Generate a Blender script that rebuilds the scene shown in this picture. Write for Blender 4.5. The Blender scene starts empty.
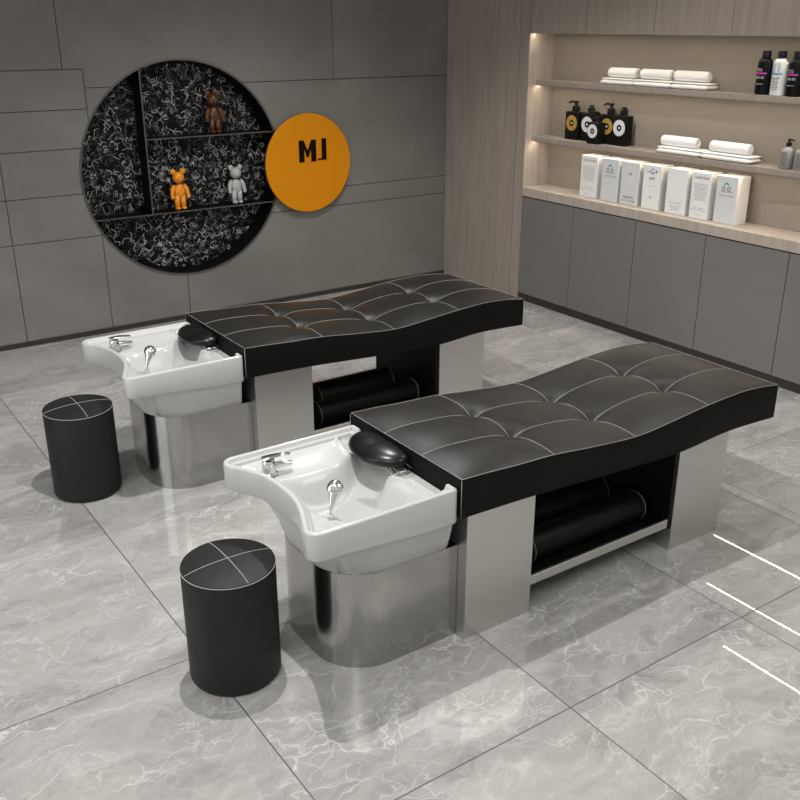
import bpy, bmesh, math, random
from mathutils import Vector, Matrix
random.seed(7)
PI = math.pi
C = bpy.context.scene.collection
sc = bpy.context.scene

# ------------------------------------------------------------------ camera
cam_d = bpy.data.cameras.new('camera'); cam = bpy.data.objects.new('camera', cam_d); C.objects.link(cam)
cam_d.sensor_width = 36; cam_d.lens = 36 * 935 / 800.0
cam_d.clip_start = 0.05; cam_d.clip_end = 60
cam.location = (0, 0, 2.1)
cam.rotation_euler = (PI / 2 - math.atan(376 / 935.0), 0, -math.radians(34.5))
sc.camera = cam
sc.view_settings.view_transform = 'Standard'; sc.view_settings.look = 'None'
sc.view_settings.gamma = 1; sc.view_settings.use_curve_mapping = False
sc.view_settings.exposure = -0.95
# ------------------------------------------------------------------ world, downlights and added fill lights
w = bpy.data.worlds.new('world'); sc.world = w; w.use_nodes = True
w.node_tree.nodes['Background'].inputs[0].default_value = (0.8, 0.82, 0.85, 1)
w.node_tree.nodes['Background'].inputs[1].default_value = 0.25
CEIL = 3.6

def area(name, loc, sx, sy, power, col=(1, .99, .975), rot=(0, 0, 0)):
    l = bpy.data.lights.new(name, 'AREA'); l.shape = 'RECTANGLE'; l.size = sx; l.size_y = sy
    l.energy = power; l.color = col
    o = bpy.data.objects.new(name, l); C.objects.link(o); o.location = loc; o.rotation_euler = rot
    return o
area('ceiling_fill_light', (-0.6, 0.4, CEIL - .04), 2.6, 3.0, 190)  # unseen ceiling panels, added as soft overall fill
area('ceiling_fill_light', (3.4, 0.0, CEIL - .04), 2.2, 1.6, 90)
area('side_fill_light', (-2.3, 3.4, 1.55), 3.2, 2.1, 100, (.98, .99, 1), (0, -PI / 2, 0))  # added fill for the left floor, no known window there

def down(loc, power, ang=120, rad=.022, col=(1, .985, .96)):
    l = bpy.data.lights.new('downlight_lamp', 'SPOT'); l.energy = power; l.spot_size = math.radians(ang)
    l.spot_blend = .6; l.shadow_soft_size = rad; l.color = col
    o = bpy.data.objects.new('downlight_lamp', l); C.objects.link(o); o.location = loc
    return o
DL = [(1.35, 3.03), (4.5, 3.03), (3.0, 4.45), (-.5, 3.03)]  # first two read from bed shadows; last two added to fill rear right and left
for (x, y), pw_ in zip(DL, (560, 130, 430, 50)): down((x, y, CEIL - .06), pw_)

# ------------------------------------------------------------------ helpers
def link(name, me, m=None, parent=None):
    o = bpy.data.objects.new(name, me); C.objects.link(o)
    if m is not None and len(me.materials) == 0: me.materials.append(m)
    if parent is not None: o.parent = parent
    return o
def obj(name, bm, m, parent=None, smooth=None):
    me = bpy.data.meshes.new(name)
    bmesh.ops.recalc_face_normals(bm, faces=bm.faces)
    bm.to_mesh(me); bm.free()
    if isinstance(m, (list, tuple)):
        for q in m: me.materials.append(q)
    else: me.materials.append(m)
    if smooth is not None:
        for p in me.polygons: p.use_smooth = True
        if smooth < 180: me.set_sharp_from_angle(angle=math.radians(smooth))
    return link(name, me, None, parent)
def tag(o, label, cat, group=None):
    o['label'] = label; o['category'] = cat
    if group: o['group'] = group
    return o
def struct(o): o['kind'] = 'structure'; return o
def empty(name, loc, label, cat, group=None, rz=0):
    o = bpy.data.objects.new(name, None); C.objects.link(o); o.location = loc; o.rotation_euler = (0, 0, rz)
    o.empty_display_size = .1
    return tag(o, label, cat, group)
def copy_tree(o, parent=None):
    c = o.copy(); C.objects.link(c); c.parent = parent
    for ch in list(o.children): copy_tree(ch, c)
    return c
def box(bm, a, b, bev=0, seg=2):
    v = [bm.verts.new((x, y, z)) for x in (a[0], b[0]) for y in (a[1], b[1]) for z in (a[2], b[2])]
    fs = [(0, 1, 3, 2), (4, 6, 7, 5), (0, 4, 5, 1), (2, 3, 7, 6), (0, 2, 6, 4), (1, 5, 7, 3)]
    faces = [bm.faces.new([v[i] for i in f]) for f in fs]
    if bev > 0:
        ed = list({e for f in faces for e in f.edges})
        bmesh.ops.bevel(bm, geom=ed, offset=bev, segments=seg, profile=.5, affect='EDGES')
def bx(a, b, bev=0, seg=2):
    bm = bmesh.new(); box(bm, a, b, bev, seg); return bm
def rings(bm, rs, close=True, cap0=False, cap1=False):
    """rs: list of rings (lists of points); skins between them"""
    V = [[bm.verts.new(p) for p in r] for r in rs]
    n = len(V[0])
    for i in range(len(V) - 1):
        for j in range(n if close else n - 1):
            k = (j + 1) % n
            bm.faces.new((V[i][j], V[i][k], V[i + 1][k], V[i + 1][j]))
    if cap0: bm.faces.new(V[0])
    if cap1: bm.faces.new(list(reversed(V[-1])))
    return V
def lathe(bm, prof, n=32, M=None, cap=True, sx=1, sy=1):
    """prof: list (r, z)"""
    rs = [[Vector((r * sx * math.cos(2 * PI * j / n), r * sy * math.sin(2 * PI * j / n), z)) for j in range(n)] for r, z in prof]
    if M is not None: rs = [[M @ p for p in r] for r in rs]
    rings(bm, rs, True, cap, cap)
def catmull(pts, k=6, closed=False):
    P = [Vector(p) for p in pts]; n = len(P); out = []
    rng = range(n) if closed else range(n - 1)
    for i in rng:
        if closed: a, b, c, d = P[i - 1], P[i], P[(i + 1) % n], P[(i + 2) % n]
        else: a, b, c, d = P[max(i - 1, 0)], P[i], P[i + 1], P[min(i + 2, n - 1)]
        for s in range(k):
            t = s / k
            out.append(.5 * ((2 * b) + (c - a) * t + (2 * a - 5 * b + 4 * c - d) * t * t + (3 * b - a - 3 * c + d) * t ** 3))
    if not closed: out.append(P[-1])
    return out
def tube(bm, pts, r, n=8, cap=True):
    pts = [Vector(p) for p in pts]; rs = []; prev = None
    for i, p in enumerate(pts):
        t = (pts[min(i + 1, len(pts) - 1)] - pts[max(i - 1, 0)]).normalized()
        if prev is None:
            u = t.orthogonal().normalized()
        else:
            u = (prev - t * prev.dot(t)).normalized()
        prev = u; v = t.cross(u)
        rr = r[i] if isinstance(r, (list, tuple)) else r
        rs.append([p + (u * math.cos(2 * PI * j / n) + v * math.sin(2 * PI * j / n)) * rr for j in range(n)])
    rings(bm, rs, True, cap, cap)
def ellip(bm, c, r, seg=20, rg=12, M=None):
    mm = Matrix.Translation(c) @ Matrix.Diagonal((r[0], r[1], r[2], 1))
    if M is not None: mm = M @ mm
    bmesh.ops.create_uvsphere(bm, u_segments=seg, v_segments=rg, radius=1, matrix=mm)
def prism(bm, poly, M, h):
    """poly 2D, extruded h along local z, placed with M"""
    a = [bm.verts.new(M @ Vector((x, y, 0))) for x, y in poly]; b = [bm.verts.new(M @ Vector((x, y, h))) for x, y in poly]
    n = len(poly); bm.faces.new(list(reversed(a))); bm.faces.new(b)
    for i in range(n): bm.faces.new((a[i], a[(i + 1) % n], b[(i + 1) % n], b[i]))
def smooth01(t): t = max(0, min(1, t)); return t * t * (3 - 2 * t)
def interp(x, xs, ys):
    """monotone-ish cubic through points"""
    n = len(xs)
    if x <= xs[0]: return ys[0]
    if x >= xs[-1]: return ys[-1]
    for i in range(n - 1):
        if xs[i] <= x <= xs[i + 1]: break
    def sl(k):
        if k <= 0: return (ys[1] - ys[0]) / (xs[1] - xs[0])
        if k >= n - 1: return (ys[-1] - ys[-2]) / (xs[-1] - xs[-2])
        return (ys[k + 1] - ys[k - 1]) / (xs[k + 1] - xs[k - 1])
    h = xs[i + 1] - xs[i]; t = (x - xs[i]) / h
    return ((2 * t ** 3 - 3 * t * t + 1) * ys[i] + (t ** 3 - 2 * t * t + t) * h * sl(i)
            + (-2 * t ** 3 + 3 * t * t) * ys[i + 1] + (t ** 3 - t * t) * h * sl(i + 1))

# ------------------------------------------------------------------ materials
def mat(name, col, rough=.5, metal=0, spec=.5, coat=0, emit=None, es=0):
    m = bpy.data.materials.new(name); m.use_nodes = True
    b = m.node_tree.nodes['Principled BSDF']
    b.inputs['Base Color'].default_value = (*col, 1); b.inputs['Roughness'].default_value = rough
    b.inputs['Metallic'].default_value = metal; b.inputs['Specular IOR Level'].default_value = spec
    b.inputs['Coat Weight'].default_value = coat; b.inputs['Coat Roughness'].default_value = .05
    if emit: b.inputs['Emission Color'].default_value = (*emit, 1); b.inputs['Emission Strength'].default_value = es
    return m
class G:
    """tiny node graph helper"""
    def __init__(s, m): s.m = m; s.t = m.node_tree; s.b = s.t.nodes['Principled BSDF']
    def n(s, typ, **kw):
        nd = s.t.nodes.new(typ)
        for k, v in kw.items(): setattr(nd, k, v)
        return nd
    def l(s, a, b): s.t.links.new(a, b)
    def geo(s): return s.n('ShaderNodeNewGeometry').outputs['Position']
    def objc(s): return s.n('ShaderNodeTexCoord').outputs['Object']
    def mapping(s, v, scale=(1, 1, 1), loc=(0, 0, 0)):
        nd = s.n('ShaderNodeMapping'); s.l(v, nd.inputs[0]); nd.inputs['Scale'].default_value = scale; nd.inputs['Location'].default_value = loc
        return nd.outputs[0]
    def noise(s, v, scale=5, det=4, rough=.5, dist=0, out='Fac'):
        nd = s.n('ShaderNodeTexNoise'); s.l(v, nd.inputs['Vector']); nd.inputs['Scale'].default_value = scale
        nd.inputs['Detail'].default_value = det; nd.inputs['Roughness'].default_value = rough; nd.inputs['Distortion'].default_value = dist
        return nd.outputs[out]
    def math(s, op, a, b=None, c=None):
        nd = s.n('ShaderNodeMath', operation=op)
        for i, q in enumerate((a, b, c)):
            if q is None: continue
            if isinstance(q, (int, float)): nd.inputs[i].default_value = q
            else: s.l(q, nd.inputs[i])
        return nd.outputs[0]
    def vmath(s, op, a, b):
        nd = s.n('ShaderNodeVectorMath', operation=op)
        for i, q in enumerate((a, b)):
            if isinstance(q, tuple): nd.inputs[i].default_value = q
            else: s.l(q, nd.inputs[i])
        return nd.outputs[0]
    def ramp(s, f, stops, interp='LINEAR'):
        nd = s.n('ShaderNodeValToRGB'); s.l(f, nd.inputs[0]); cr = nd.color_ramp; cr.interpolation = interp
        while len(cr.elements) < len(stops): cr.elements.new(.5)
        for e, (p, c) in zip(cr.elements, stops):
            e.position = p; e.color = (*c, 1) if isinstance(c, tuple) else (c, c, c, 1)
        return nd.outputs[0]
    def mix(s, f, a, b, mode='MIX'):
        nd = s.n('ShaderNodeMix', data_type='RGBA', blend_type=mode)
        for i, q in ((0, f), (6, a), (7, b)):
            if isinstance(q, (int, float)): nd.inputs[i].default_value = q
            elif isinstance(q, tuple): nd.inputs[i].default_value = (*q, 1)
            else: s.l(q, nd.inputs[i])
        return nd.outputs[2]
    def bump(s, h, strength=.2, dist=.01):
        nd = s.n('ShaderNodeBump'); s.l(h, nd.inputs['Height']); nd.inputs['Strength'].default_value = strength; nd.inputs['Distance'].default_value = dist
        s.l(nd.outputs[0], s.b.inputs['Normal'])

# marble floor tiles
TX0, TXP, TY0, TYP = .981, .8955, 1.735, .955
M_floor = mat('polished_marble_tile', (.5, .49, .47), .012)
g = G(M_floor); pos = g.geo()
sep = g.n('ShaderNodeSeparateXYZ'); g.l(pos, sep.inputs[0])
ux = g.math('DIVIDE', g.math('SUBTRACT', sep.outputs[0], TX0), TXP); uy = g.math('DIVIDE', g.math('SUBTRACT', sep.outputs[1], TY0), TYP)
fx = g.math('MULTIPLY', g.math('ABSOLUTE', g.math('SUBTRACT', ux, g.math('ROUND', ux))), TXP)
fy = g.math('MULTIPLY', g.math('ABSOLUTE', g.math('SUBTRACT', uy, g.math('ROUND', uy))), TYP)
fy = g.math('ADD', fy, g.math('GREATER_THAN', sep.outputs[1], 3.2))   # long tiles beyond the second cross joint
fx = g.math('ADD', fx, g.math('GREATER_THAN', sep.outputs[0], 4.2))
grout = g.math('LESS_THAN', g.math('MINIMUM', fx, fy), .0022)
cx = g.n('ShaderNodeCombineXYZ'); g.l(g.math('FLOOR', ux), cx.inputs[0]); g.l(g.math('MINIMUM', g.math('FLOOR', uy), 1), cx.inputs[1])
off = g.n('ShaderNodeTexWhiteNoise'); g.l(cx.outputs[0], off.inputs['Vector'])
p2 = g.vmath('ADD', pos, g.vmath('MULTIPLY', off.outputs['Color'], (9., 9., 9.)))
warp = g.vmath('MULTIPLY', g.vmath('SUBTRACT', g.noise(p2, 2.4, 4, .55, out='Color'), (.5, .5, .5)), (.75, .75, .75))
pw = g.vmath('ADD', g.mapping(p2, (.6, 1.75, 1)), warp)
def vein(scale, wd, lo):
    v = g.n('ShaderNodeTexVoronoi', feature='DISTANCE_TO_EDGE'); g.l(pw, v.inputs['Vector']); v.inputs['Scale'].default_value = scale
    return g.ramp(v.outputs['Distance'], [(0, 1.), (wd * .3, .35), (wd, 0.)])
v1 = vein(4.2, .030, 0); v2 = vein(10.5, .06, 0)
mask = g.ramp(g.noise(p2, 3.0, 3, .6), [(.42, 0.), (.62, 1.)])
mask2 = g.ramp(g.noise(g.vmath('ADD', p2, (5., 3., 1.)), 4.5, 3, .6), [(.45, 0.), (.68, 1.)])
cloud = g.ramp(g.noise(pw, 2.8, 10, .72, .5), [(.28, (.205, .20, .192)), (.48, (.325, .318, .306)), (.56, (.36, .353, .341)), (.74, (.52, .512, .497))])
c1 = g.mix(g.math('MULTIPLY', g.math('MULTIPLY', v1, mask), .62), cloud, (.68, .675, .66))
c2 = g.mix(g.math('MULTIPLY', g.math('MULTIPLY', v2, mask2), .6), c1, (.64, .635, .62))
c3 = g.mix(grout, c2, (.045, .043, .04))
g.l(c3, g.b.inputs['Base Color'])
g.l(g.math('ADD', g.math('MULTIPLY', grout, .5), .012), g.b.inputs['Roughness'])
g.b.inputs['Specular IOR Level'].default_value = .95

# grey wall panels
def plaster(name, c0, c1, rough=.6, scale=1.3):
    m = mat(name, c1, rough); q = G(m); p = q.geo()
    f = q.noise(q.mapping(p, (1, 1, 1.2)), scale, 6, .62)
    q.l(q.ramp(f, [(.3, c0), (.7, c1)]), q.b.inputs['Base Color'])
    q.bump(q.noise(p, 60, 3), .05, .002); return m
M_wall = plaster('grey_stone_panel', (.145, .139, .128), (.198, .190, .176), .5)
M_wall_plain = plaster('plain_wall', (.66, .65, .63), (.70, .69, .67), .8)
M_ceil = mat('ceiling_white', (.72, .71, .69), .9)
M_gap = mat('dark_joint', (.02, .019, .018), .8)
def wood(name, c0, c1, c2, rough=.45):
    m = mat(name, c1, rough); q = G(m); p = q.geo()
    a = q.noise(q.mapping(p, (9, 9, .55)), 3.2, 6, .62, .25)
    b = q.noise(q.mapping(p, (70, 70, 1.2)), 2.0, 4, .6)
    c = q.mix(.35, q.ramp(a, [(.3, c0), (.5, c1), (.72, c2)]), q.ramp(b, [(.3, c0), (.7, c2)]))
    q.l(c, q.b.inputs['Base Color']); q.bump(b, .08, .002); return m
M_wood = wood('taupe_oak', (.235, .197, .168), (.300, .257, .221), (.365, .317, .275))
M_wood_l = wood('pale_oak', (.33, .28, .235), (.40, .345, .295), (.47, .41, .35))
M_cab = plaster('matt_grey_cabinet', (.155, .148, .142), (.165, .158, .151), .55, 3)
M_niche = plaster('beige_niche_back', (.235, .205, .172), (.255, .222, .186), .7, 3)
M_plinth = mat('dark_brown_plinth', (.03, .024, .02), .4)
M_led = mat('warm_led', (1, .9, .75), .5, emit=(1, .84, .66), es=85)

# leather
def leather(name, col, rough=.38, sc_=260, st=.16, spec=.45):
    m = mat(name, col, rough, spec=spec); q = G(m); p = q.objc()
    v = q.n('ShaderNodeTexVoronoi'); q.l(p, v.inputs['Vector']); v.inputs['Scale'].default_value = sc_
    q.bump(q.math('ADD', v.outputs['Distance'], q.noise(p, 30, 3)), st, .0012)
    q.l(q.ramp(q.noise(p, 7, 3), [(.3, rough - .05), (.7, rough + .06)]), q.b.inputs['Roughness'])
    return m
M_leather = leather('black_leather', (.0120, .0110, .0100), .41, spec=.36)
M_leather_shaded = leather('black_leather_shaded', (.0045, .0044, .0043), .62, spec=.12)  # mattress sides: same leather with the shade put into a darker colour
M_stool = leather('charcoal_leather', (.0095, .0095, .0095), .55, spec=.3)
M_vinyl = mat('glossy_black_rubber', (.004, .004, .004), .30, spec=.35)
M_thread = mat('pale_thread', (.32, .31, .29), .8)
M_pipe = mat('dull_piping', (.16, .155, .15), .8)
# metals
def steelm(name, col, rough, stretch, amt=.05):
    m = mat(name, col, rough, 1); q = G(m); p = q.objc()
    f = q.noise(q.mapping(p, stretch), 1, 4, .6)
    q.l(q.ramp(f, [(.3, rough - amt), (.7, rough + amt)]), q.b.inputs['Roughness'])
    q.b.inputs['Anisotropic'].default_value = 0; return m
M_steel = steelm('brushed_steel', (.60, .59, .57), .36, (4, 4, 240), .05)
M_mirror = steelm('polished_steel', (.43, .425, .412), .18, (3, 3, 90), .04)
M_chrome = mat('chrome', (.75, .75, .76), .07, 1)
M_black = mat('black_lining', (.003, .003, .003), .5, spec=.15)
M_edge = mat('dark_metal_edge', (.16, .155, .15), .35, .8)
M_ceramic = mat('white_ceramic', (.46, .458, .45), .14)
M_greyplate = mat('pale_grey_plastic', (.36, .36, .355), .35)
M_towel = mat('white_towel', (.82, .81, .79), .95); q = G(M_towel); q.bump(q.noise(q.objc(), 260, 2), .5, .002)
M_orange = mat('orange_lacquer', (.62, .225, .003), .5, spec=.15)
M_letter = mat('black_letter', (.006, .002, .002), .6, spec=.1)
M_white_fig = mat('white_figurine_gloss', (.42, .41, .40), .3)
M_orange_fig = mat('orange_figurine_gloss', (.75, .27, .012), .28)
M_brown_fig = mat('brown_figurine_gloss', (.085, .032, .010), .35)
M_carton = mat('white_carton', (.78, .775, .76), .45)
M_carton_b = mat('cool_grey_carton', (.62, .64, .64), .4)
M_ink = mat('grey_ink', (.12, .12, .125), .6); M_ink_l = mat('light_ink', (.33, .33, .335), .6)
M_blue = mat('navy_ink', (.015, .025, .16), .6); M_green = mat('green_ink', (.03, .33, .22), .6)
M_bottle_blk = mat('black_bottle_plastic', (.004, .004, .004), .4, spec=.14)
M_bottle_grn = mat('black_green_bottle_plastic', (.005, .006, .005), .4, spec=.15)
M_bottle_w = mat('white_bottle_plastic', (.72, .71, .70), .25)
M_bottle_g = mat('grey_bottle_plastic', (.27, .26, .245), .35)
M_cap = mat('dark_cap', (.004, .004, .010), .4, spec=.15)
M_gold = mat('ochre_label', (.42, .25, .04), .5); M_lab_w = mat('white_label', (.68, .67, .68), .5)
M_mag = mat('magenta_band', (.60, .04, .50), .5); M_cyan = mat('blue_band', (.03, .28, .48), .5)

# back board of the round display (the scribbles are drawn on it further down)
M_scr = mat('black_board', (.004, .004, .004), .4, spec=.12)
M_chalk = [mat('chalk_dark', (.045, .045, .046), .8, spec=.1), mat('chalk_grey', (.17, .17, .172), .8, spec=.1), mat('chalk_light', (.55, .55, .56), .7, spec=.1)]

def text_bm(s, size, depth=.0006):
    cu = bpy.data.curves.new('txt', 'FONT'); cu.body = s; cu.size = size; cu.extrude = depth; cu.align_x = 'CENTER'; cu.align_y = 'CENTER'
    cu.resolution_u = 2
    o = bpy.data.objects.new('txt', cu); C.objects.link(o)
    dg = bpy.context.evaluated_depsgraph_get(); me = bpy.data.meshes.new_from_object(o.evaluated_get(dg))
    bm = bmesh.new(); bm.from_mesh(me)
    bpy.data.objects.remove(o); bpy.data.curves.remove(cu); bpy.data.meshes.remove(me)
    return bm
def text_into(bm, s, size, M, sx=1.0, fit=None):
    b = text_bm(s, size)
    if fit:
        xs = [v.co.x for v in b.verts]; sx = fit / (max(xs) - min(xs))
    for v in b.verts: v.co.x *= sx; v.co = M @ v.co
    tmp = bpy.data.meshes.new('t'); b.to_mesh(tmp); b.free(); bm.from_mesh(tmp); bpy.data.meshes.remove(tmp)
# frame for a label facing -X (local x runs towards -Y, local y up)
def FX(x, y, z): return Matrix(((0, 0, -1, x), (-1, 0, 0, y), (0, 1, 0, z), (0, 0, 0, 1)))
def FY(x, y, z): return Matrix(((1, 0, 0, x), (0, 0, -1, y), (0, 1, 0, z), (0, 0, 0, 1)))

# ================================================================== ROOM
YB = 6.615; XR = 5.023; XL = -2.4; YF = -1.8
struct(obj('floor', bx((XL - .1, YF - .1, -.1), (XR + .5, YB + .4, 0)), M_floor))
struct(obj('ceiling', bx((XL - .1, YF - .1, CEIL), (XR + .5, YB + .4, CEIL + .1)), M_ceil))
struct(obj('wall_front', bx((XL - .1, YF - .1, 0), (XR + .5, YF, CEIL)), M_wall_plain))
# left wall with an opening added for the side fill light
bm = bmesh.new()
box(bm, (XL - .1, YF, 0), (XL, 1.7, CEIL)); box(bm, (XL - .1, 5.1, 0), (XL, YB, CEIL))
box(bm, (XL - .1, 1.7, 0), (XL, 5.1, .45)); box(bm, (XL - .1, 1.7, 2.65), (XL, 5.1, CEIL))
struct(obj('wall_left', bm, M_wall_plain))

# back wall : panels with open joints, round recess cut out
DC = (2.654, 1.108); DR = .767
zt = CEIL
# merge pairs that have no visible joint between them
JT = .0025
polys = []
def panel(x0, x1, z0, z1):
    polys.append([(x0 + JT, z0 + JT), (x1 - JT, z0 + JT), (x1 - JT, z1 - JT), (x0 + JT, z1 - JT)])
for r_ in ((XL, 1.855, 1.823, zt), (XL, 1.988, 1.569, 1.823), (XL, 1.988, 1.316, 1.569), (XL, 1.38, 1.012, 1.316), (1.38, 1.988, 1.012, 1.316),
          (XL, 1.38, .712, 1.012), (1.38, 1.988, .712, 1.012), (XL, 1.38, 0, .712), (1.38, 1.988, 0, .712), (3.918, XR, 1.703, zt),
          (1.988, XR, .876, 1.703), (1.988, XR, .728, .876), (1.988, 2.594, 0, .728), (2.594, XR, 0, .728)): panel(*r_)
polys.append([(1.855 + JT, 1.823 + JT), (1.988 + JT, 1.823 + JT), (1.988 + JT, 1.703 + JT), (3.918 - JT, 1.703 + JT), (3.918 - JT, zt), (1.855 + JT, zt)])
polys2 = [[(XL - .1, 0), (XR + .5, 0), (XR + .5, CEIL), (XL - .1, CEIL)]]
cut = bmesh.new(); lathe(cut, [(DR, -.3), (DR, .165)], 128, Matrix.Translation((DC[0], YB, DC[1])) @ Matrix.Rotation(-PI / 2, 4, 'X'))
cutter = obj('cutter', cut, M_gap)
def cut_union(name, pls, y0, y1, m):
    res = bmesh.new()
    for pl_ in pls:
        b = bmesh.new(); prism(b, pl_, Matrix(((1, 0, 0, 0), (0, 0, -1, y1), (0, 1, 0, 0), (0, 0, 0, 1))), y1 - y0)
        o = obj('tmp', b, m); md = o.modifiers.new('b', 'BOOLEAN'); md.object = cutter; md.operation = 'DIFFERENCE'; md.solver = 'EXACT'
        me = bpy.data.meshes.new_from_object(o.evaluated_get(bpy.context.evaluated_depsgraph_get())); res.from_mesh(me)
        bpy.data.objects.remove(o); bpy.data.meshes.remove(me)
    return struct(obj(name, res, m))
cut_union('wall_back', polys, YB, YB + .02, M_wall)
cut_union('wall_back_core', polys2, YB + .0205, YB + .3, M_gap)
bpy.data.objects.remove(cutter)
struct(obj('baseboard_back', bx((XL, YB - .012, 0), (XR - .0, YB, .035)), M_plinth))

# right wall : wood panel, pilaster, core behind the niche, remaining wall
NB = 5.275; NZ0 = .91; NZ1 = 2.035; NL = 5.60; Y0 = 1.4
struct(obj('wall_right', bx((XR, 5.71, 0), (XR + .5, YB, CEIL)), M_wood))
struct(obj('trim_1', bx((XR - .004, 5.60, 0), (XR + .5, 5.70, CEIL)), M_wood))
struct(obj('trim_2', bx((XR + .0005, 5.5985, .9105), (NB - .001, 5.5998, NZ1)), M_wood_l))
struct(obj('wall_right_core', bx((NB, Y0, 0), (NB + .25, 5.60, CEIL)), M_niche))
struct(obj('wall_right_return', bx((XR, YF, 0), (XR + .5, Y0, CEIL)), M_wall_plain))
struct(obj('baseboard_right', bx((XR + .003, Y0, 0), (NB, 5.60, .055)), M_plinth))

# base cabinets
ys = [5.598, 5.03, 4.417, 3.82, 3.21, 2.60, 2.0, 1.4]
words = ['next to the wooden wall panel', 'second from the wooden wall panel',
         'third from the wooden wall panel', 'fourth from the wooden wall panel',
         'at the right picture edge, partly cut off']
for i in range(len(ys) - 1):
    a, b = ys[i + 1], ys[i]
    t = empty('base_cabinet', (5.15, (a + b) / 2, .055), 'matt grey base cabinet, ' + words[min(i, 4)], 'cabinet', 'grey base cabinets along the wall')
    h = (b - a) / 2
    obj('cabinet_body', bx((XR + .02 - 5.15, -h + .001, 0), (NB - 5.15 - .002, h - .001, .782)), M_gap, t)
    obj('door', bx((XR - 5.15, -h + .0025, .004), (XR + .018 - 5.15, h - .0025, .778), .001, 1), M_cab, t)
    if i >= 4: break
ct = obj('countertop', bx((XR - .006, 2.6, .842), (NB - .001, 5.598, .91), .002, 1), M_wood_l)
tag(ct, 'pale wooden counter running above the grey cabinets under the shelf niche', 'countertop')
# upper cabinets
for i in range(4):
    a, b = ys[i + 1], ys[i]; h = (b - a) / 2
    t = empty('wall_cabinet', (5.15, (a + b) / 2, NZ1), 'wood grain wall cabinet above the shelf niche, ' + ['above the corner end of the niche', 'above the three rolled towels', 'second from the picture edge', 'at the picture edge above the shampoo bottles'][i], 'cabinet', 'wall cabinets above the niche')
    obj('cabinet_body', bx((XR + .02 - 5.15, -h + .001, .004), (NB - 5.15 - .002, h - .001, CEIL - NZ1 - .01)), M_gap, t)
    obj('door', bx((XR - 5.15, -h + .0025, 0), (XR + .018 - 5.15, h - .0025, CEIL - NZ1 - .01), .001, 1), M_wood, t)
# shelves with LED strips
SH = [(5.10, 1.705), (5.085, 1.294)]
names = ['upper wooden shelf in the lit niche carrying three rolled towels', 'lower wooden shelf in the lit niche carrying the black pump bottles']
for (x, z), lb in zip(SH, names):
    s = tag(obj('wall_shelf', bx((x, 2.6, z - .036), (NB - .001, 5.598, z), .001, 1), M_wood_l if z < 1.0 else M_wood), lb, 'shelf', 'niche shelves')
    l = obj('led_strip', bx((x + .022, 2.62, z - .0367), (x + .032, 5.592, z - .0361)), M_led, s)
    l['label'] = 'glowing warm LED strip'
s = tag(obj('led_strip', bx((5.055, 2.62, NZ1 + .0004), (5.065, 5.592, NZ1 + .0014)), M_led), 'warm LED strip along the underside of the wall cabinets', 'light')

# ceiling fixtures, unseen: bodies of the added fill panels and the downlights
for i, (x, y, sx, sy) in enumerate([(-.6, .4, 2.6, 3.0), (3.4, .0, 2.2, 1.6)]):
    t = tag(obj('ceiling_fill_panel', bx((x - sx / 2 - .03, y - sy / 2 - .03, CEIL - .03), (x + sx / 2 + .03, y + sy / 2 + .03, CEIL - .001), .004, 1), M_carton),
            'added flat white ceiling fill panel overhead, outside the picture', 'ceiling light', 'added ceiling fill panels')
for x, y in DL:
    b = bmesh.new(); lathe(b, [(.05, CEIL - .002), (.062, CEIL - .002), (.062, CEIL - .014), (.05, CEIL - .014), (.045, CEIL - .004)], 24, Matrix.Translation((x, y, 0)))
    tag(obj('downlight', b, M_carton, smooth=40), 'small round white downlight in the ceiling, out of view', 'ceiling light', 'round downlights')

# ================================================================== ROUND DISPLAY
rd = empty('round_display_case', (DC[0], YB, DC[1]), 'large round black recessed display case with scribbled back on the grey wall', 'display case')
RX = Matrix.Rotation(-PI / 2, 4, 'X')   # local z -> +Y (into the wall)
b = bmesh.new(); lathe(b, [(DR - .001, -.006), (DR + .012, -.006), (DR + .012, -.0005), ], 128, RX, cap=False)
rs = [(DR - .010, -.006), (DR + .003, -.006), (DR + .003, -.0003), (DR - .0015, .0), (DR - .0015, .004), (DR - .010, .004), (DR - .010, -.006)]
b.free(); b = bmesh.new(); lathe(b, rs, 128, RX, cap=False)
obj('rim', b, M_edge, rd, smooth=40)
b = bmesh.new(); lathe(b, [(DR - .012, .0045), (DR - .0015, .0045), (DR - .0015, .155), (DR - .012, .155), (DR - .012, .0045)], 128, RX, cap=False)
obj('side_lining', b, M_black, rd, smooth=40)
b = bmesh.new(); lathe(b, [(DR - .002, .156), (DR - .002, .164)], 128, RX)
board = obj('back_board', b, M_scr, rd)
b = bmesh.new(); rs_ = random.Random(11)
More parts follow.
